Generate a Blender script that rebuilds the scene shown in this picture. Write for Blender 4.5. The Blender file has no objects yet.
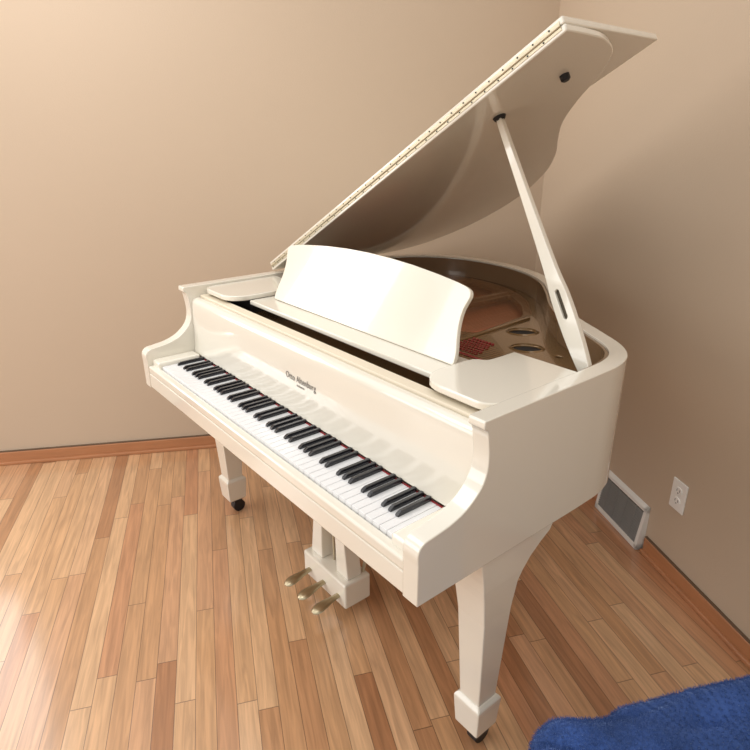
import bpy, bmesh, math, random
from mathutils import Vector, Matrix, noise
random.seed(4)
scene=bpy.context.scene
COL=scene.collection
W=1.484; ZT=.994; ZB=.644
# ------------------------------------------------------------------ materials
def nmat(name,col,rough=.5,metal=0,coat=0,spec=.5):
    m=bpy.data.materials.new(name);m.use_nodes=True
    b=m.node_tree.nodes['Principled BSDF']
    b.inputs['Base Color'].default_value=(*col,1);b.inputs['Roughness'].default_value=rough
    b.inputs['Metallic'].default_value=metal;b.inputs['Coat Weight'].default_value=coat
    b.inputs['Coat Roughness'].default_value=.04
    b.inputs['Specular IOR Level'].default_value=spec
    return m
def add_noise(m,scale,amount,bump=0,bscale=None,stretch=(1,1,1)):
    nt=m.node_tree;N=nt.nodes;L=nt.links;b=N['Principled BSDF']
    tc=N.new('ShaderNodeTexCoord');mp=N.new('ShaderNodeMapping');mp.inputs['Scale'].default_value=stretch
    L.new(tc.outputs['Object'],mp.inputs['Vector'])
    n=N.new('ShaderNodeTexNoise');n.inputs['Scale'].default_value=scale;n.inputs['Detail'].default_value=4
    L.new(mp.outputs[0],n.inputs['Vector'])
    c=b.inputs['Base Color'].default_value[:]
    mx=N.new('ShaderNodeMix');mx.data_type='RGBA'
    mx.inputs[6].default_value=(*[x*(1-amount) for x in c[:3]],1);mx.inputs[7].default_value=(*[min(1,x*(1+amount)) for x in c[:3]],1)
    L.new(n.outputs['Fac'],mx.inputs[0]);L.new(mx.outputs[2],b.inputs['Base Color'])
    if bump:
        n2=N.new('ShaderNodeTexNoise');n2.inputs['Scale'].default_value=bscale or scale;n2.inputs['Detail'].default_value=3
        L.new(mp.outputs[0],n2.inputs['Vector'])
        bp=N.new('ShaderNodeBump');bp.inputs['Strength'].default_value=bump;bp.inputs['Distance'].default_value=.01
        L.new(n2.outputs['Fac'],bp.inputs['Height']);L.new(bp.outputs[0],b.inputs['Normal'])
    return m
IV=add_noise(nmat('ivory_lacquer',(.81,.765,.665),.14,0,1),2.5,.02)
IVD=add_noise(nmat('ivory_felt_rail',(.77,.68,.53),.5),5,.04)
WKEY=add_noise(nmat('white_key_plastic',(.79,.79,.80),.18,0,.4),8,.02)
BKEY=add_noise(nmat('black_key_plastic',(.012,.012,.016),.25,0,.3),8,.2)
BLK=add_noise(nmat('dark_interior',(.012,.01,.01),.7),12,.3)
RED=add_noise(nmat('red_felt',(.30,.025,.03),.9),60,.3)
LINING=add_noise(nmat('brown_inner_rim',(.23,.145,.08),.18,0,.7),3,.2)
BRONZE=add_noise(nmat('bronze_plate',(.25,.15,.065),.22,.5,.7),6,.15)
SOUND=add_noise(nmat('soundboard_spruce',(.46,.15,.07),.4,0,.2),5,.3,stretch=(14,1,1))
BRASS=add_noise(nmat('pale_brass',(.60,.54,.40),.42,.6),30,.15)
PEDAL=add_noise(nmat('aged_brass',(.42,.36,.24),.3,1),30,.2)
STEEL=add_noise(nmat('copper_string_wire',(.50,.30,.17),.4,.6),30,.1)
RUB=add_noise(nmat('black_rubber',(.01,.01,.012),.45),20,.3)
PRINT=add_noise(nmat('print_lettering',(.21,.19,.17),.4),20,.1)
SLOT=add_noise(nmat('dark_slot_brass',(.07,.055,.035),.4,.6),20,.2)
# ------------------------------------------------------------------ helpers
def link(o): COL.objects.link(o); return o
def setpar(o,par):
    if par is None: return
    o.parent=par
    q=par; chain=[]
    while q is not None:
        chain.append(q); q=q.parent
    M=Matrix.Identity(4)
    for q in reversed(chain): M=M@q.matrix_parent_inverse@q.matrix_basis
    o.matrix_parent_inverse=M.inverted()
def mk(name,verts,faces,mat,par=None,smooth=False,bevel=0,seg=2,weld=False):
    me=bpy.data.meshes.new(name);me.from_pydata([tuple(v) for v in verts],[],faces)
    bm=bmesh.new();bm.from_mesh(me)
    if weld: bmesh.ops.remove_doubles(bm,verts=bm.verts,dist=.0002)
    bmesh.ops.recalc_face_normals(bm,faces=bm.faces);bm.to_mesh(me);bm.free()
    o=bpy.data.objects.new(name,me);link(o);me.materials.append(mat)
    if smooth:
        for p in me.polygons:p.use_smooth=True
        me.set_sharp_from_angle(angle=math.radians(35))
    if bevel:
        b=o.modifiers.new('bevel','BEVEL');b.width=bevel;b.segments=seg;b.limit_method='ANGLE';b.angle_limit=math.radians(40)
    setpar(o,par);return o
class G:
    def __init__(s): s.v=[];s.f=[]
    def add(s,v,f):
        k=len(s.v);s.v+=[tuple(x) for x in v];s.f+=[tuple(i+k for i in q) for q in f]
    def box(s,x0,x1,y0,y1,z0,z1,T=None):
        v=[Vector((x,y,z)) for z in(z0,z1) for y in(y0,y1) for x in(x0,x1)]
        if T: v=[T@q for q in v]
        s.add(v,[(0,2,3,1),(4,5,7,6),(0,1,5,4),(2,6,7,3),(0,4,6,2),(1,3,7,5)])
    def prism(s,pts,a0,a1,fn,skip=()):
        n=len(pts);v=[fn(u,w,a0) for u,w in pts]+[fn(u,w,a1) for u,w in pts]
        s.add(v,[tuple(range(n))[::-1],tuple(range(n,2*n))]+[(i,(i+1)%n,n+(i+1)%n,n+i) for i in range(n) if i not in skip])
    def cyl(s,p,q,r,n=12,r2=None):
        p=Vector(p);q=Vector(q);d=(q-p).normalized();a=d.orthogonal().normalized();b=d.cross(a);r2=r if r2 is None else r2
        v=[p+(a*math.cos(t)+b*math.sin(t))*r for t in [2*math.pi*i/n for i in range(n)]]+[q+(a*math.cos(t)+b*math.sin(t))*r2 for t in [2*math.pi*i/n for i in range(n)]]
        s.add(v,[tuple(range(n))[::-1],tuple(range(n,2*n))]+[(i,(i+1)%n,n+(i+1)%n,n+i) for i in range(n)])
    def loft(s,rings,cap=True):
        n=len(rings[0]);v=[p for r in rings for p in r];f=[]
        for k in range(len(rings)-1):
            for i in range(n): f.append((k*n+i,k*n+(i+1)%n,(k+1)*n+(i+1)%n,(k+1)*n+i))
        if cap: f+= [tuple(range(n))[::-1],tuple((len(rings)-1)*n+i for i in range(n))]
        s.add(v,f)
    def make(s,name,mat,par=None,**k): return mk(name,s.v,s.f,mat,par,**k)
def catmull(P,n=8,closed=False):
    out=[];m=len(P)
    for i in range(m if closed else m-1):
        g=lambda k:P[k%m] if closed else P[max(0,min(m-1,k))]
        p0,p1,p2,p3=g(i-1),g(i),g(i+1),g(i+2)
        for j in range(n):
            t=j/n
            out.append(tuple(.5*((2*p1[c])+(-p0[c]+p2[c])*t+(2*p0[c]-5*p1[c]+4*p2[c]-p3[c])*t*t+(-p0[c]+3*p1[c]-3*p2[c]+p3[c])*t**3) for c in range(2)))
    if not closed: out.append(tuple(P[-1]))
    return out
def offset(path,d):
    out=[]
    for i,p in enumerate(path):
        a=path[max(0,i-1)];b=path[min(len(path)-1,i+1)]
        t=Vector((b[0]-a[0],b[1]-a[1]));t.normalize()
        out.append((p[0]-t.y*d,p[1]+t.x*d))
    return out
def flat(name,outline,holes,thick,M,mat,par=None,bev=0):
    cu=bpy.data.curves.new(name,'CURVE');cu.dimensions='2D';cu.fill_mode='BOTH';cu.extrude=thick/2;cu.bevel_depth=bev
    for loop in [outline]+holes:
        s=cu.splines.new('POLY');s.points.add(len(loop)-1)
        for i,p in enumerate(loop): s.points[i].co=(p[0],p[1],0,1)
        s.use_cyclic_u=True
    t=bpy.data.objects.new('tmp',cu);link(t);dg=bpy.context.evaluated_depsgraph_get()
    me=bpy.data.meshes.new_from_object(t.evaluated_get(dg));bpy.data.objects.remove(t)
    me.transform(M);me.materials.clear();me.materials.append(mat)
    o=bpy.data.objects.new(name,me);link(o);setpar(o,par);return o
def empty(name,loc):
    e=bpy.data.objects.new(name,None);e.location=loc;e.empty_display_size=.1;link(e);return e
def tag(o,label,cat): o['label']=label;o['category']=cat
def circ(cx,cy,rx,ry=None,n=28,rot=0):
    ry=ry or rx
    return [(cx+rx*math.cos(t)*math.cos(rot)-ry*math.sin(t)*math.sin(rot),cy+rx*math.cos(t)*math.sin(rot)+ry*math.sin(t)*math.cos(rot)) for t in [2*math.pi*i/n for i in range(n)]]
# ------------------------------------------------------------------ piano
piano=empty('grand_piano',(W/2,.7,0))
tag(piano,'glossy ivory baby grand piano with raised lid on propped stick','piano')
ctrl=[(W,.28),(W,.42),(W,.56),(1.479,.65),(1.455,.725),(1.40,.79),(1.30,.855),(1.18,.93),(1.06,1.04),(.95,1.17),(.83,1.29),(.67,1.38),(.48,1.42),(.28,1.40),(.12,1.31),(.03,1.17),(0,1.0),(0,.7),(0,.28)]
outer=catmull(ctrl,8)
outer=[(W,.28)]+outer[1:-1]+[(0,.28)]
inner=offset(outer,.044);inner[0]=(W-.044,.28);inner[-1]=(.044,.28)
g=G();n=len(outer)
v=[]
for i in range(n):
    v+=[(*outer[i],ZB),(*outer[i],ZT),(*inner[i],ZT),(*inner[i],ZB)]
f=[]
for i in range(n-1):
    for k in range(4): f.append((i*4+k,i*4+(k+1)%4,(i+1)*4+(k+1)%4,(i+1)*4+k))
g.add(v,f)
arm=[(.28,ZB),(.28,ZT),(.167,ZT)]+catmull([(.167,ZT),(.166,.978),(.176,.968),(.181,.945),(.185,.905),(.181,.872),(.165,.843),(.130,.815),(.088,.799),(.045,.792),(.015,.787),(0,.770),(0,.74)],5)[1:]+[(0,ZB)]
g.prism(arm,0,.044,lambda u,w,a:(a,u,w),skip=(0,));g.prism(arm,W-.044,W,lambda u,w,a:(a,u,w),skip=(0,))
rim=g.make('case_rim',IV,piano,smooth=True,bevel=.004,seg=3,weld=True)
i1=offset(outer,.0445);i2=offset(outer,.0530)
sel=[i for i in range(n) if outer[i][1]>.555]
g=G()
for a,b_ in zip(sel[:-1],sel[1:]):
    if b_!=a+1: continue
    A=[(*i1[a],.862),(*i1[a],.988),(*i2[a],.988),(*i2[a],.862)];Bq=[(*i1[b_],.862),(*i1[b_],.988),(*i2[b_],.988),(*i2[b_],.862)]
    g.loft([A,Bq],cap=False)
g.make('rim_lining',LINING,piano,smooth=True,weld=True)
g=G();g.box(.0442,W-.0442,.003,.5,ZB+.002,.70);g.make('keybed',IV,piano,bevel=.003)
g=G();g.box(.0442,W-.0442,.003,.031,.70,.729);g.make('key_slip',IV,piano,bevel=.006,seg=3)
KX0=.106;KW=(W-2*KX0)/52
g=G();g.box(KX0,W-KX0,.032,.19,.70,.716);kb=g.make('keyboard',BLK,piano)
g=G();g.box(KX0,W-KX0,.1775,.182,.716,.7385);felt=g.make('felt_strip',RED,kb);felt['label']='red felt strip behind the keys'
for side in (0,1):
    x0=.0445 if side==0 else W-KX0+.001;x1=KX0-.001 if side==0 else W-.0445
    g=G();g.box(x0,x1,.020,.178,.70,.752);g.make('cheek_block',IV,piano,bevel=.008,seg=4)
g=G();g.box(.0006,KW-.0006,0,.150,0,.021);wk=g.make('white_key',WKEY,None,bevel=.0011)
COL.objects.unlink(wk)
g=G()
bw=.0054
g.add([(-bw,0,0),(bw,0,0),(bw,.1,0),(-bw,.1,0),(-bw+.0012,.012,.0115),(bw-.0012,.012,.0115),(bw-.0012,.1,.0115),(-bw+.0012,.1,.0115),(-bw+.0004,.002,.006),(bw-.0004,.002,.006),(bw,.1,.006),(-bw,.1,.006)],
 [(3,2,1,0),(0,1,9,8),(8,9,5,4),(4,5,6,7),(1,2,10,9),(9,10,6,5),(0,8,11,3),(8,4,7,11),(2,3,11,10),(10,11,7,6)])
bk=g.make('black_key',BKEY,None,bevel=.0008);COL.objects.unlink(bk)
for i in range(52):
    o=wk.copy();o.location=(KX0+i*KW,.032,.716);link(o);setpar(o,kb)
    if i<51 and i%7 in (0,2,3,5,6):
        o=bk.copy();o.location=(KX0+(i+1)*KW,.080,.737);link(o);setpar(o,kb)
fb=[(.184,.741)]+catmull([(.181,.745),(.187,.79),(.190,.86),(.193,.925),(.199,.943),(.212,.950),(.224,.950)],5)+[(.224,.741)]
g=G();g.prism(fb,.0445,W-.0445,lambda u,w,a:(a,u,w));fall=g.make('fallboard',IV,piano,smooth=True)
for body,size,z,x in (('Otto Altenburg',.0240,.845,.785),('ELIZABETH',.0075,.832,.785)):
    cu=bpy.data.curves.new('lettering','FONT');cu.body=body;cu.size=size;cu.align_x='CENTER';cu.extrude=.0003;cu.space_character=1.08
    t=bpy.data.objects.new('tmp',cu);link(t);dg=bpy.context.evaluated_depsgraph_get()
    me=bpy.data.meshes.new_from_object(t.evaluated_get(dg));bpy.data.objects.remove(t)
    if size>.02: me.transform(Matrix.Diagonal((.95,1.15,1,1)))
    me.transform(Matrix.Translation((x,.1880,z))@Matrix.Rotation(math.radians(88),4,'X'))
    me.materials.clear();me.materials.append(PRINT)
    o=bpy.data.objects.new('lettering',me);link(o);setpar(o,fall);o['label']='dark maker name lettering'
g=G();g.box(.0445,W-.0445,.2265,.262,.90,.958);g.make('name_rail',IVD,piano,bevel=.003)
def arcpts(cx_,cy_,r,a0,a1,k=9):
    return [(cx_+r*math.cos(math.radians(a0+(a1-a0)*i/(k-1))),cy_+r*math.sin(math.radians(a0+(a1-a0)*i/(k-1)))) for i in range(k)]
def board(xa,xb,inner_right):
    y0=.240;r1=.075;r2=.045
    if inner_right:
        return [(xa,.55)]+arcpts(xa+r2,y0+r2,r2,180,270)+arcpts(xb-r1,y0+r1,r1,270,360)+[(xb,.40)]+catmull([(xb,.40),(xb-.006,.43),(xb-.03,.45),(xb-.035,.48),(xb-.035,.55)],4)[1:]
    return [(W-x,y) for x,y in board(W-xb,W-xa,True)]
for xa,xb,ir in ((.048,.275,True),(1.209,1.436,False)):
    g=G();g.prism(board(xa,xb,ir),.968,.986,lambda u,w,a:(u,w,a));g.make('desk_side_board',IV,piano,bevel=.004,seg=3)
    g=G();g.box(xa,xb-.02 if ir else xb,.33,.54,.90,.967) if ir else g.box(xa+.02,xb,.33,.54,.90,.967)
    g.make('desk_support',BLK,piano)
g=G();g.box(.280,1.204,.308,.45,.955,.970);g.make('music_shelf',IV,piano,bevel=.003)
cx=.757
half=[(.429,0),(.432,.006),(.430,.03),(.420,.065),(.413,.10),(.413,.135),(.420,.160),(.423,.172),(.418,.184),(.402,.191)]
right=catmull(half,4)
top=[(x,.191+.030*(1-(abs(x)/.41)**2)) for x in [.37,.3,.2,.1,0,-.1,-.2,-.3,-.37]]
prof=right+top+[(-a,b) for a,b in reversed(right)]
tilt=math.radians(20)
M=Matrix.Translation((cx,.388,.972))@Matrix.Rotation(math.pi/2-tilt,4,'X')
flat('music_desk',prof,[],.009,M,IV,piano,.002)
# ---------------- interior
ins=offset(outer,.044)
poly=[p for p in ins if p[1]>=.30]
g=G();g.prism(poly,.868,.878,lambda u,w,a:(u,w,a));sb=g.make('soundboard',SOUND,piano)
pl=offset(outer,.055);pl=[p for p in pl if p[1]>=.31]
def rpoly(P,r=.02):
    out=[];m=len(P)
    for i in range(m):
        a=Vector(P[i-1]);b=Vector(P[i]);c=Vector(P[(i+1)%m]);u=(a-b).normalized()*r;w=(c-b).normalized()*r
        for t in (0,.25,.5,.75,1): out.append(tuple((b+u)*(1-t)**2+b*2*t*(1-t)+(b+w)*t*t))
    return out
holes=[rpoly([(.11,.66),(.34,.64),(.36,1.28),(.24,1.25),(.13,1.1)]),rpoly([(.40,.64),(.60,.63),(.62,1.27),(.42,1.31)]),
       rpoly([(.65,.63),(.93,.76),(.90,1.04),(.80,1.16),(.67,1.25)],.03),
       circ(1.015,.885,.046,.035,rot=.9),circ(1.125,.765,.046,.035,rot=.75),circ(1.23,.775,.014)]
plate=flat('iron_plate',pl,holes,.012,Matrix.Translation((0,0,.906)),BRONZE,piano,.004)
g=G()
for a,b in (((.37,.50),(.39,1.33)),((.63,.50),(.65,1.30)),((.955,.60),(.935,1.02))):
    a=Vector((*a,.912));b=Vector((*b,.912));d=(b-a);s=Vector((-d.y,d.x,0)).normalized()*.010
    g.add([a-s,a+s,b+s,b-s,a-s*.6+Vector((0,0,.012)),a+s*.6+Vector((0,0,.012)),b+s*.6+Vector((0,0,.012)),b-s*.6+Vector((0,0,.012))],[(0,1,2,3),(4,5,6,7),(0,1,5,4),(1,2,6,5),(2,3,7,6),(3,0,4,7)])
g.make('plate_strut',BRONZE,plate,bevel=.003)
for c,ro_ in (((1.015,.885),.9),((1.125,.765),.75)):
    g=G();A=circ(*c,.055,.043,rot=ro_);Bq=circ(*c,.047,.036,rot=ro_);Cq=circ(*c,.045,.034,rot=ro_)
    k=len(A);v=[(*p,.9155) for p in A]+[(*p,.9195) for p in Bq]+[(*p,.911) for p in Cq]
    g.add(v,[(i,(i+1)%k,k+(i+1)%k,k+i) for i in range(k)]+[(k+i,k+(i+1)%k,2*k+(i+1)%k,2*k+i) for i in range(k)]);g.make('hole_collar',BRONZE,plate,smooth=True)
    g=G();g.prism(circ(*c,.0455,.0345,rot=ro_),.905,.9105,lambda u,w,a:(u,w,a));g.make('hole_shadow_disc',BLK,plate)  # black disc painting the shade inside the plate hole
g=G()
for i in range(110):
    x=.09+i*.0121
    for r in range(3):
        if x<1.32: g.cyl((x,.455+.026*r+.008*(i%3),.912),(x,.455+.026*r+.008*(i%3),.938),.0032,6)
pins=g.make('tuning_pin',STEEL,plate);pins['kind']='stuff'
g=G()
g.box(.62,1.20,.578,.588,.912,.918);g.box(.07,1.0,.54,.556,.912,.922)
for r in range(6):
    for i in range(8):
        x=.975+i*.0125+(r%2)*.006-r*.006;y=.605+r*.020
        g.box(x,x+.0060,y,y+.009,.915,.920)
g.make('string_felt',RED,plate)
def hitch(x):
    best=9
    for i in range(len(pl)-1):
        (x0,y0),(x1,y1)=pl[i],pl[i+1]
        if (x0-x)*(x1-x)<=0 and abs(x1-x0)>1e-6:
            y=y0+(y1-y0)*(x-x0)/(x1-x0)
            if y>.6: best=min(best,y)
    return best if best<9 else .65
g=G()
for i in range(80):
    x=.10+i*.0106;y1=hitch(x)-.05
    if y1>.62: g.cyl((x,.50,.930),(x*.985,y1,.926),.0010,4)
for i in range(22):
    x=.98+i*.0125;y1=.72-(x-.98)*.35
    g.cyl((x,.50,.930),(x-.006,y1,.920),.0005,4)
st=g.make('strings',STEEL,plate);st['kind']='stuff'
g=G()
for i in range(40): g.box(.10+i*.02,.112+i*.02,.595,.635,.932,.950)
g.box(.08,.90,.61,.62,.950,.954);g.make('damper_row',BLK,plate)
g=G();g.box(.046,W-.046,.263,.304,.895,.902);g.make('action_cover',BLK,piano)
# ---------------- lid
AL=.4975;ca,sa=math.cos(AL),math.sin(AL);Z0=1.014
def LW(s,y,h): return (s*ca-h*sa,y,Z0+s*sa+h*ca)
lidc=[(1.472,.558),(1.471,.64),(1.463,.72),(1.43,.80),(1.35,.87),(1.24,.93),(1.13,1.01),(1.03,1.12),(.92,1.25),(.78,1.37),(.60,1.46),(.42,1.49),(.24,1.46),(.09,1.36),(.015,1.22),(0,1.08),(0,.558)]
lidp=catmull(lidc[:-1],6)+[(0,.558)]
g=G();g.prism(lidp,-.017,-.0005,lambda u,w,a:LW(u,w,a));lid=g.make('lid',IV,piano,smooth=True,bevel=.003)
fl=[(0,.558),(1.472,.558),(1.472,.945),(0,.945)]
g=G();g.prism(fl,.0005,.017,lambda u,w,a:LW(u,w,a));g.make('lid_flap',IV,lid,bevel=.003)
g=G();g.cyl(LW(.01,.5555,0),LW(1.462,.5555,0),.0030,10)
g.prism([(.01,-.0095),(1.462,-.0095),(1.462,.0095),(.01,.0095)],.5565,.5582,lambda u,w,a:LW(u,a,w))
hinge=g.make('lid_hinge',BRASS,lid)
g=G()
for i in range(33):
    s=.02+i*.045
    for h,ds in ((-.0066,0),(.0066,.02)):
        if s+ds<1.455: g.cyl(LW(s+ds,.5566,h),LW(s+ds,.5556,h),.0022,6)
g.make('hinge_screw',BLK,lid)['kind']='stuff'
g=G();g.cyl(LW(1.335,.735,-.017),LW(1.335,.735,-.028),.012,20);g.cyl(LW(1.335,.735,-.028),LW(1.335,.735,-.032),.012,20,.008);g.make('lid_bumper',RUB,lid,smooth=True)
g=G();g.box(-.006,.004,.95,1.0,.985,1.03);g.make('lid_side_hinge',BLK,lid)
B=Vector((1.425,.60,.965));T=Vector(LW(1.148,.700,-.023))
d=(T-B);Ln=d.length;d.normalize();w=d.cross(Vector((0,1,0))).normalized();nn=w.cross(d).normalized()
Mp=Matrix((( w.x,d.x,nn.x,B.x),(w.y,d.y,nn.y,B.y),(w.z,d.z,nn.z,B.z),(0,0,0,1)))
hw=[(0,.013),(.05,.019),(.12,.023),(.20,.023),(.28,.016),(.45,.011),(.6,.0085),(Ln-.02,.007),(Ln,.005)]
hs=catmull([(b,a) for a,b in hw],4)
o2=[(x,y) for x,y in hs]+[(-x,y) for x,y in reversed(hs)]
sl=lambda y0,y1,r:[(r*math.cos(t),y1+r*math.sin(t)) for t in [i*math.pi/8 for i in range(9)]]+[(-r*math.cos(t),y0-r*math.sin(t)) for t in [i*math.pi/8 for i in range(9)]]
prop=flat('lid_prop',o2,[sl(.150,.215,.0085)],.012,Mp,IV,piano,.002)
g=G();g.prism(sl(.150,.215,.0083),-.001,.004,lambda u_,w_,a_:tuple(Mp@Vector((u_,w_,a_))))
g.make('prop_slot_plate',SLOT,prop)
g=G();g.cyl(T-d*.005,T+d*.008,.009,14);g.make('prop_tip',BLK,prop,smooth=True)
g=G();g.cyl(LW(1.148,.700,-.0175),LW(1.148,.700,-.025),.018,20,.014);g.make('prop_socket',BLK,lid,smooth=True)
g=G();g.box(1.405,1.429,.585,.615,.93,.965);g.make('prop_bracket',BRASS,prop,bevel=.002)
# ---------------- legs
def leg(cxx,cyy,bracket,name='leg'):
    g=G()
    rows=[(.164,.032,.032),(.30,.037,.039),(.45,.042,.048),(.53,.046,.060)]
    def ring(z,hx,y0,y1): return [(cxx-hx,y0,z),(cxx+hx,y0,z),(cxx+hx,y1,z),(cxx-hx,y1,z)]
    R=[ring(z,hx,cyy-hy,cyy+hy) for z,hx,hy in rows]
    for z,b in ((.555,.012),(.580,.035),(.605,.070),(.625,.105),(.643,.115)):
        R.append(ring(z,.047,cyy-.063-b*.12,cyy+.063+b*bracket))
    g.loft(R)
    q=[(.066,.030),(.074,.038),(.155,.043),(.166,.043),(.176,.033)]
    g.loft([ring(z,h,cyy-h,cyy+h) for z,h in q])
    Lg=g.make(name,IV,piano,bevel=.003,seg=2)
    g=G();g.cyl((cxx,cyy,.044),(cxx,cyy,.067),.011,12);g.box(cxx-.018,cxx+.018,cyy-.008,cyy+.028,.044,.054)
    g.cyl((cxx-.015,cyy+.014,.0265),(cxx+.015,cyy+.014,.0265),.026,24)
    g.make('caster',RUB,Lg)
leg(1.432,.273,1.0);leg(.054,.275,1.0);leg(.45,1.22,0)
# ---------------- lyre
lx=.740
g=G();g.box(lx-.125,lx+.125,.268,.375,.035,.132)
ly=g.make('pedal_lyre',IV,piano,bevel=.007,seg=3)
g=G();g.box(lx-.135,lx+.135,.28,.37,.615,.6445);g.make('lyre_top_block',IV,ly,bevel=.004)
for sx in (-1,1):
    g=G();R=[]
    for z,o,h in ((.131,.075,.034),(.18,.072,.030),(.30,.062,.025),(.45,.060,.023),(.56,.075,.026),(.62,.09,.03)):
        x=lx+sx*o;R.append([(x-h,.292,z),(x+h,.292,z),(x+h,.350,z),(x-h,.350,z)])
    g.loft(R);g.make('lyre_post',IV,ly,bevel=.004)
for sx in (-.012,.012):
    g=G();g.cyl((lx+sx,.322,.12),(lx+sx,.322,.63),.004,8);g.make('pedal_rod',BRASS,ly)
for i in (-1,0,1):
    x=lx+i*.085;g=G();R=[]
    for y,hw2,zc,th in ((.30,.011,.075,.005),(.262,.011,.072,.006),(.235,.013,.069,.007),(.215,.018,.066,.008),(.195,.021,.063,.008),(.180,.020,.060,.007),(.170,.015,.058,.005),(.164,.006,.057,.002)):
        R.append([(x+hw2*math.cos(t),y,zc+th*math.sin(t)) for t in [2*math.pi*k/14 for k in range(14)]])
    g.loft(R);g.make('pedal',PEDAL,ly,smooth=True)
for sx in(-1,1):
    g=G();g.cyl((lx+sx*.10,.36,.12),(lx+sx*.10,.49,.66),.006,8);g.make('lyre_brace',BRASS,ly)
# ------------------------------------------------------------------ room
WALL=add_noise(nmat('tan_wall_paint',(.57,.45,.335),.5,0,0,.4),1.2,.03,.06,160)
TRIM=add_noise(nmat('oak_trim',(.46,.20,.09),.35,0,.2),6,.2,stretch=(1,1,12))
SHADOWLINE=add_noise(nmat('painted_shadow_line',(.14,.085,.05),.7),20,.2)  # dark strip colour, paints a shadow line along the baseboard tops
ph=math.radians(61);dl=Vector((math.cos(ph),math.sin(ph),0))
pr_=math.radians(-28.5);dr=Vector((math.cos(pr_),math.sin(pr_),0))
corner=Vector((.272,1.943,0))
nl=Vector((dl.y,-dl.x,0));nr=Vector((dr.y,-dr.x,0))
if nr.y>0: nr=-nr
def frame(o,dx,ny):
    return Matrix(((dx.x,ny.x,0,o.x),(dx.y,ny.y,0,o.y),(dx.z,ny.z,1,o.z),(0,0,0,1)))
ML=frame(corner,-dl,nl);MR=frame(corner,dr,nr)
g=G();g.box(-.1,6,-.1,0,0,2.5,ML);o=g.make('wall_left',WALL);o['kind']='structure'
g=G();g.box(0,5,-.1,0,0,2.5,MR);o=g.make('wall_right',WALL);o['kind']='structure'
g=G();g.box(.015,6,.0005,.013,0,.066,ML);g.box(.015,6,.0005,.024,0,.016,ML);o=g.make('baseboard_left',TRIM,bevel=.004);o['kind']='structure'
vx0,vx1=.872,1.175
g=G();g.box(.015,vx0-.01,.0005,.013,0,.066,MR);g.box(vx1+.01,5,.0005,.013,0,.066,MR);g.box(vx1+.01,5,.0005,.024,0,.016,MR);o=g.make('baseboard_right',TRIM,bevel=.004);o['kind']='structure'
g=G();g.box(.015,6,.0003,.010,.066,.071,ML);o=g.make('trim_shadow_1',SHADOWLINE);o['kind']='structure'
g=G();g.box(vx1+.01,5,.0003,.010,.066,.070,MR);o=g.make('trim_shadow_2',SHADOWLINE);o['kind']='structure'
FM=bpy.data.materials.new('oak_strip_floor');FM.use_nodes=True
nt=FM.node_tree;N=nt.nodes;L=nt.links;b=N['Principled BSDF']
def math_(op,a,b_=None,c=None):
    m=N.new('ShaderNodeMath');m.operation=op
    for i,x in enumerate((a,b_,c)):
        if x is None: continue
        if isinstance(x,(int,float)): m.inputs[i].default_value=x
        else: L.new(x,m.inputs[i])
    return m.outputs[0]
tc=N.new('ShaderNodeTexCoord');mp=N.new('ShaderNodeMapping');mp.inputs['Rotation'].default_value=(0,0,math.radians(24))
L.new(tc.outputs['Object'],mp.inputs['Vector'])
sx=N.new('ShaderNodeSeparateXYZ');L.new(mp.outputs[0],sx.inputs[0])
vv=math_('DIVIDE',sx.outputs['Y'],.057);row=math_('FLOOR',vv);fv=math_('FRACT',vv)
wn=N.new('ShaderNodeTexWhiteNoise');wn.noise_dimensions='1D';L.new(row,wn.inputs['W'])
uu=math_('ADD',math_('DIVIDE',sx.outputs['X'],.95),math_('MULTIPLY',wn.outputs['Value'],7.3));cell=math_('FLOOR',uu);fu=math_('FRACT',uu)
cb=N.new('ShaderNodeCombineXYZ');L.new(row,cb.inputs[0]);L.new(cell,cb.inputs[1])
w2=N.new('ShaderNodeTexWhiteNoise');w2.noise_dimensions='2D';L.new(cb.outputs[0],w2.inputs['Vector'])
cr=N.new('ShaderNodeValToRGB');L.new(w2.outputs['Value'],cr.inputs[0])
e=cr.color_ramp.elements
cols=[(0,(.38,.17,.078)),(.15,(.49,.255,.125)),(.45,(.59,.335,.17)),(.75,(.70,.44,.25)),(1,(.52,.25,.125))]
e[0].position=0;e[0].color=(*cols[0][1],1);e[1].position=1;e[1].color=(*cols[-1][1],1)
for p_,c_ in cols[1:-1]:
    q=e.new(p_);q.color=(*c_,1)
m2=N.new('ShaderNodeMapping');m2.inputs['Scale'].default_value=(3,45,1);L.new(mp.outputs[0],m2.inputs['Vector'])
av=N.new('ShaderNodeVectorMath');av.operation='ADD';L.new(m2.outputs[0],av.inputs[0])
sc=N.new('ShaderNodeVectorMath');sc.operation='SCALE';sc.inputs['Scale'].default_value=20;L.new(w2.outputs['Color'],sc.inputs[0]);L.new(sc.outputs[0],av.inputs[1])
ns=N.new('ShaderNodeTexNoise');ns.inputs['Scale'].default_value=1.6;ns.inputs['Detail'].default_value=7;ns.inputs['Distortion'].default_value=.8;L.new(av.outputs[0],ns.inputs['Vector'])
gr=N.new('ShaderNodeMapRange');gr.inputs['From Min'].default_value=.3;gr.inputs['From Max'].default_value=.7;gr.inputs['To Min'].default_value=.74;gr.inputs['To Max'].default_value=1.14;L.new(ns.outputs['Fac'],gr.inputs['Value'])
seam=math_('MAXIMUM',math_('GREATER_THAN',math_('ABSOLUTE',math_('SUBTRACT',fv,.5)),.482),math_('GREATER_THAN',math_('ABSOLUTE',math_('SUBTRACT',fu,.5)),.4986))
fac=math_('MULTIPLY',gr.outputs[0],math_('SUBTRACT',1,math_('MULTIPLY',seam,.58)))
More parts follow.
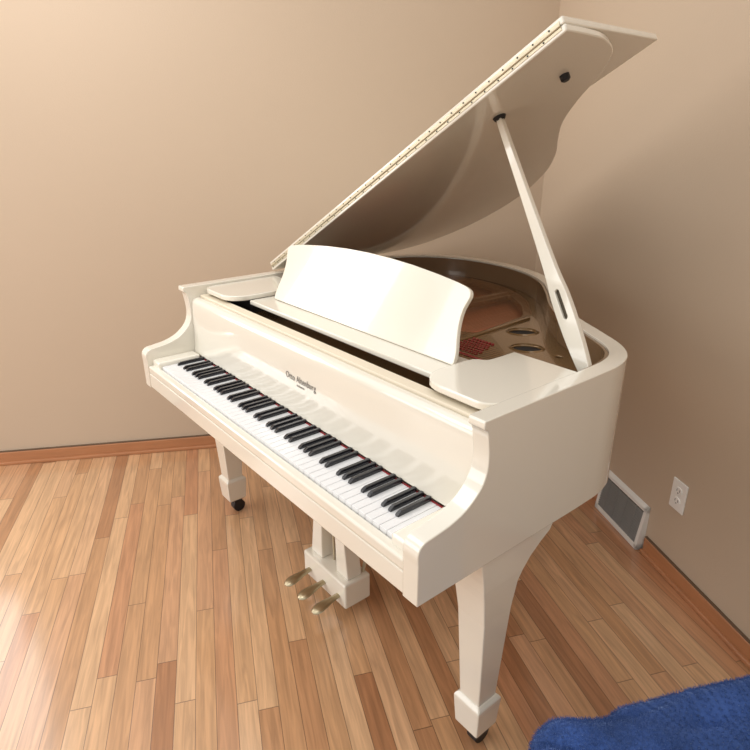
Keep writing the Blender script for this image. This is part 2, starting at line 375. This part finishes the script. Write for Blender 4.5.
vm=N.new('ShaderNodeVectorMath');vm.operation='SCALE';L.new(cr.outputs[0],vm.inputs[0]);L.new(fac,vm.inputs['Scale'])
L.new(vm.outputs[0],b.inputs['Base Color'])
b.inputs['Roughness'].default_value=.30;b.inputs['Coat Weight'].default_value=1;b.inputs['Coat Roughness'].default_value=.15
s2=N.new('ShaderNodeVectorMath');s2.operation='SUBTRACT';L.new(w2.outputs['Color'],s2.inputs[0]);s2.inputs[1].default_value=(.5,.5,.5)
s4=N.new('ShaderNodeVectorMath');s4.operation='MULTIPLY';L.new(s2.outputs[0],s4.inputs[0]);s4.inputs[1].default_value=(.03,.03,0)
bp=N.new('ShaderNodeBump');bp.inputs['Strength'].default_value=.25;bp.inputs['Distance'].default_value=.002
L.new(math_('SUBTRACT',1,seam),bp.inputs['Height'])
s5=N.new('ShaderNodeVectorMath');s5.operation='ADD';L.new(bp.outputs[0],s5.inputs[0]);L.new(s4.outputs[0],s5.inputs[1])
s6=N.new('ShaderNodeVectorMath');s6.operation='NORMALIZE';L.new(s5.outputs[0],s6.inputs[0])
L.new(s6.outputs[0],b.inputs['Normal']);L.new(s6.outputs[0],b.inputs['Coat Normal'])
g=G();g.box(-5,6,-5,4.5,-.05,0);o=g.make('floor',FM);o['kind']='structure'
# vent
VW=add_noise(nmat('white_enamel',(.80,.78,.73),.4),20,.04);VG=add_noise(nmat('grey_louvre',(.30,.30,.29),.4,.2),20,.1)
vent=empty('floor_vent',MR@Vector(((vx0+vx1)/2,.02,0)));tag(vent,'white metal baseboard heating vent with grey louvres against the wall','vent')
D0,D1,HV=.034,.014,.190
def yf(z): return D0+(D1-D0)*(z-.014)/(HV-.012-.014)
def slab(g,x0,x1,pts):
    k=len(pts);g.add([MR@Vector((x,y,z)) for x in (x0,x1) for y,z in pts],[tuple(range(k)),tuple(range(2*k-1,k-1,-1))]+[(i,k+i,k+(i+1)%k,(i+1)%k) for i in range(k)])
g=G();prof=[(.0006,.002),(D0,.002),(D0,.014),(D1,HV-.012),(.0006,HV)]
slab(g,vx0,vx0+.016,prof);slab(g,vx1-.016,vx1,prof)
slab(g,vx0,vx1,[(.0006,.002),(D0,.002),(D0,.014),(yf(.024),.024),(.0006,.024)])
slab(g,vx0,vx1,[(.0006,HV-.024),(yf(HV-.024),HV-.024),(D1,HV-.012),(.0006,HV)])
g.make('vent_frame',VW,vent)
g=G();g.box(vx0+.016,vx1-.016,.001,.003,.024,HV-.024,MR);g.make('vent_back',BLK,vent)
g=G();z=.0245
while z<HV-.032:
    y=yf(z);slab(g,vx0+.016,vx1-.016,[(y-.001,z),(y-.001,z+.0025),(y-.008,z+.0065),(y-.008,z+.004)]);z+=.0105
for t_ in (.2,.4,.6,.8):
    xm=vx0+(vx1-vx0)*t_
    slab(g,xm-.0015,xm+.0015,[(yf(.024),.024),(yf(.024)-.003,.024),(yf(HV-.024)-.003,HV-.024),(yf(HV-.024),HV-.024)])
g.make('vent_grille',VG,vent)
ox=Vector((1.418-corner.x,1.321-corner.y,0)).dot(dr)
OUT=add_noise(nmat('outlet_plastic',(.90,.88,.84),.35),20,.03)
out=empty('wall_outlet',MR@Vector((ox,.002,.325)));tag(out,'white double electrical outlet with cover plate on tan wall','outlet')
g=G();g.box(ox-.037,ox+.037,.0006,.006,.268,.382,MR);g.make('cover_plate',OUT,out,bevel=.002)
for zc in (.345,.305):
    g=G();g.prism([(ox+a,zc+c) for a,c in circ(0,0,.017,.0145)],.006,.0085,lambda u,w,a:MR@Vector((u,a,w)));r=g.make('receptacle',OUT,out)
    g=G();g.box(ox-.008,ox-.006,.0085,.009,zc-.002,zc+.007,MR);g.box(ox+.006,ox+.008,.0085,.009,zc-.002,zc+.007,MR);g.box(ox-.002,ox+.002,.0085,.009,zc-.010,zc-.006,MR);g.make('slot',BLK,r)
# blanket
BL=nmat('blue_fleece',(.035,.085,.28),.95)
b=BL.node_tree.nodes['Principled BSDF'];b.inputs['Sheen Weight'].default_value=.8;b.inputs['Sheen Roughness'].default_value=.35;b.inputs['Sheen Tint'].default_value=(.4,.58,1,1)
add_noise(BL,14,.5,.4,200)
P0=Vector((1.678,.085,0));u=Vector((.43,.903,0));vv_=Vector((.903,-.43,0))
vs=[];fs=[];H=.462;Rr=.06
def fp(t,sc_):
    c,s=math.cos(t),math.sin(t);e_=.24
    return (math.copysign(abs(c)**e_,c)*sc_,math.copysign(abs(s)**e_,s)*sc_)
levels=[(z,1.0) for z in [i*(H-Rr)/24 for i in range(24)]]+[(H-Rr+Rr*math.sin(a),1-.14*(1-math.cos(a))) for a in [i*math.pi/2/16 for i in range(0,17)]]+[(H+.008*k/26,.86*(1-k/27)) for k in range(1,27)]
n1=360
for z,s_ in levels:
    for i in range(n1):
        t=2*math.pi*i/n1;a,c=fp(t,s_)
        p=P0+u*(.36+.36*a)+vv_*(.36+.36*c)+Vector((0,0,z))
        fold=.014*math.sin(t*13+2*math.sin(t*3))*(1-z/H)
        wv=p.dot(vv_)*52-p.dot(u)*22+noise.noise(p*5)*5
        rg=(abs(math.sin(wv*.5))**.6)-.65
        q=noise.noise(p*5)*.014+rg*.024+noise.noise(p*16)*.008+noise.noise(p*60)*.002
        rad=(u*a+vv_*c)
        if rad.length>0: rad=rad.normalized()
        k=min(1,max(0,(z-.36)/.10))
        p=p+rad*(fold+q*(1-k*.7))+Vector((0,0,q*1.2*k))
        if z<=.001: p.z=.001
        vs.append(p)
m=len(levels)
for k in range(m-1):
    for i in range(n1): fs.append((k*n1+i,k*n1+(i+1)%n1,(k+1)*n1+(i+1)%n1,(k+1)*n1+i))
fs.append(tuple((m-1)*n1+i for i in range(n1)))
bl=mk('blanket',vs,fs,BL,None)
for p in bl.data.polygons:p.use_smooth=True
tag(bl,'fuzzy royal blue fleece blanket draped over a low seat','blanket')
vg=bl.vertex_groups.new(name='pile');vg.add([i for i,p in enumerate(bl.data.vertices) if p.co.z>.25],1,'REPLACE')
pm=bl.modifiers.new('pile','PARTICLE_SYSTEM');ps=bl.particle_systems[0];ps.vertex_group_density='pile'
s_=ps.settings;s_.type='HAIR';s_.count=170000;s_.hair_length=.0036;s_.hair_step=2;s_.render_step=2;s_.use_advanced_hair=True
s_.brownian_factor=.0015;s_.factor_random=.001;s_.root_radius=.08;s_.tip_radius=.03;s_.radius_scale=.01
# ------------------------------------------------------------------ light
w_=bpy.data.worlds.new('world');scene.world=w_;w_.use_nodes=True
nt=w_.node_tree;N=nt.nodes;L=nt.links;bg=N['Background'];bg.inputs[1].default_value=1.08
tc=N.new('ShaderNodeTexCoord');s3=N.new('ShaderNodeSeparateXYZ');L.new(tc.outputs['Generated'],s3.inputs[0])
cr=N.new('ShaderNodeValToRGB');L.new(s3.outputs['Z'],cr.inputs[0]);e=cr.color_ramp.elements
e[0].position=0;e[0].color=(.52,.47,.41,1);e[1].position=.85;e[1].color=(1.08,1.07,1.05,1)
q=e.new(.35);q.color=(.80,.76,.71,1);q=e.new(.5);q.color=(1.0,.99,.96,1)
L.new(cr.outputs[0],bg.inputs[0])
def area(name,loc,tgt,sx_,sy_,pw,col):
    l=bpy.data.lights.new(name,'AREA');l.shape='RECTANGLE';l.size=sx_;l.size_y=sy_;l.energy=pw;l.color=col
    o=bpy.data.objects.new(name,l);o.location=loc;link(o)
    o.rotation_euler=(Vector(tgt)-Vector(loc)).to_track_quat('-Z','Y').to_euler();return o
area('window_light',(-.6,-3.4,1.6),(.4,.8,.8),3.2,2.0,50,(1,.99,.98))
c0=Vector((-1.40,-1.18,1.5))
area('side_sheen_light',c0,c0+nl,1.5,1.5,26,(.97,.985,1))  # added lamp outside the frame, puts sheen on the floor
area('wall_wash_light',(.1,-.6,2.6),(-.6,.4,1.4),1.2,1.2,15,(1,.98,.95))  # added overhead lamp that brightens the upper left wall
# ------------------------------------------------------------------ camera
yaw,pt,ro=-.8908,.3751,-.0039
F=Vector((math.sin(yaw)*math.cos(pt),math.cos(yaw)*math.cos(pt),-math.sin(pt)));R=Vector((math.cos(yaw),-math.sin(yaw),0));U=R.cross(F)
R2=R*math.cos(ro)+U*math.sin(ro);U2=-R*math.sin(ro)+U*math.cos(ro)
cm=bpy.data.cameras.new('camera');cm.sensor_width=36;cm.lens=36*601.26/750;cm.clip_start=.02
co=bpy.data.objects.new('camera',cm);link(co)
co.matrix_world=Matrix(((R2.x,U2.x,-F.x,2.1512),(R2.y,U2.y,-F.y,-.6426),(R2.z,U2.z,-F.z,1.4954),(0,0,0,1)))
scene.camera=co
scene.view_settings.view_transform='Standard'
scene.view_settings.look='None'
bpy.data.objects.remove(wk);bpy.data.objects.remove(bk)
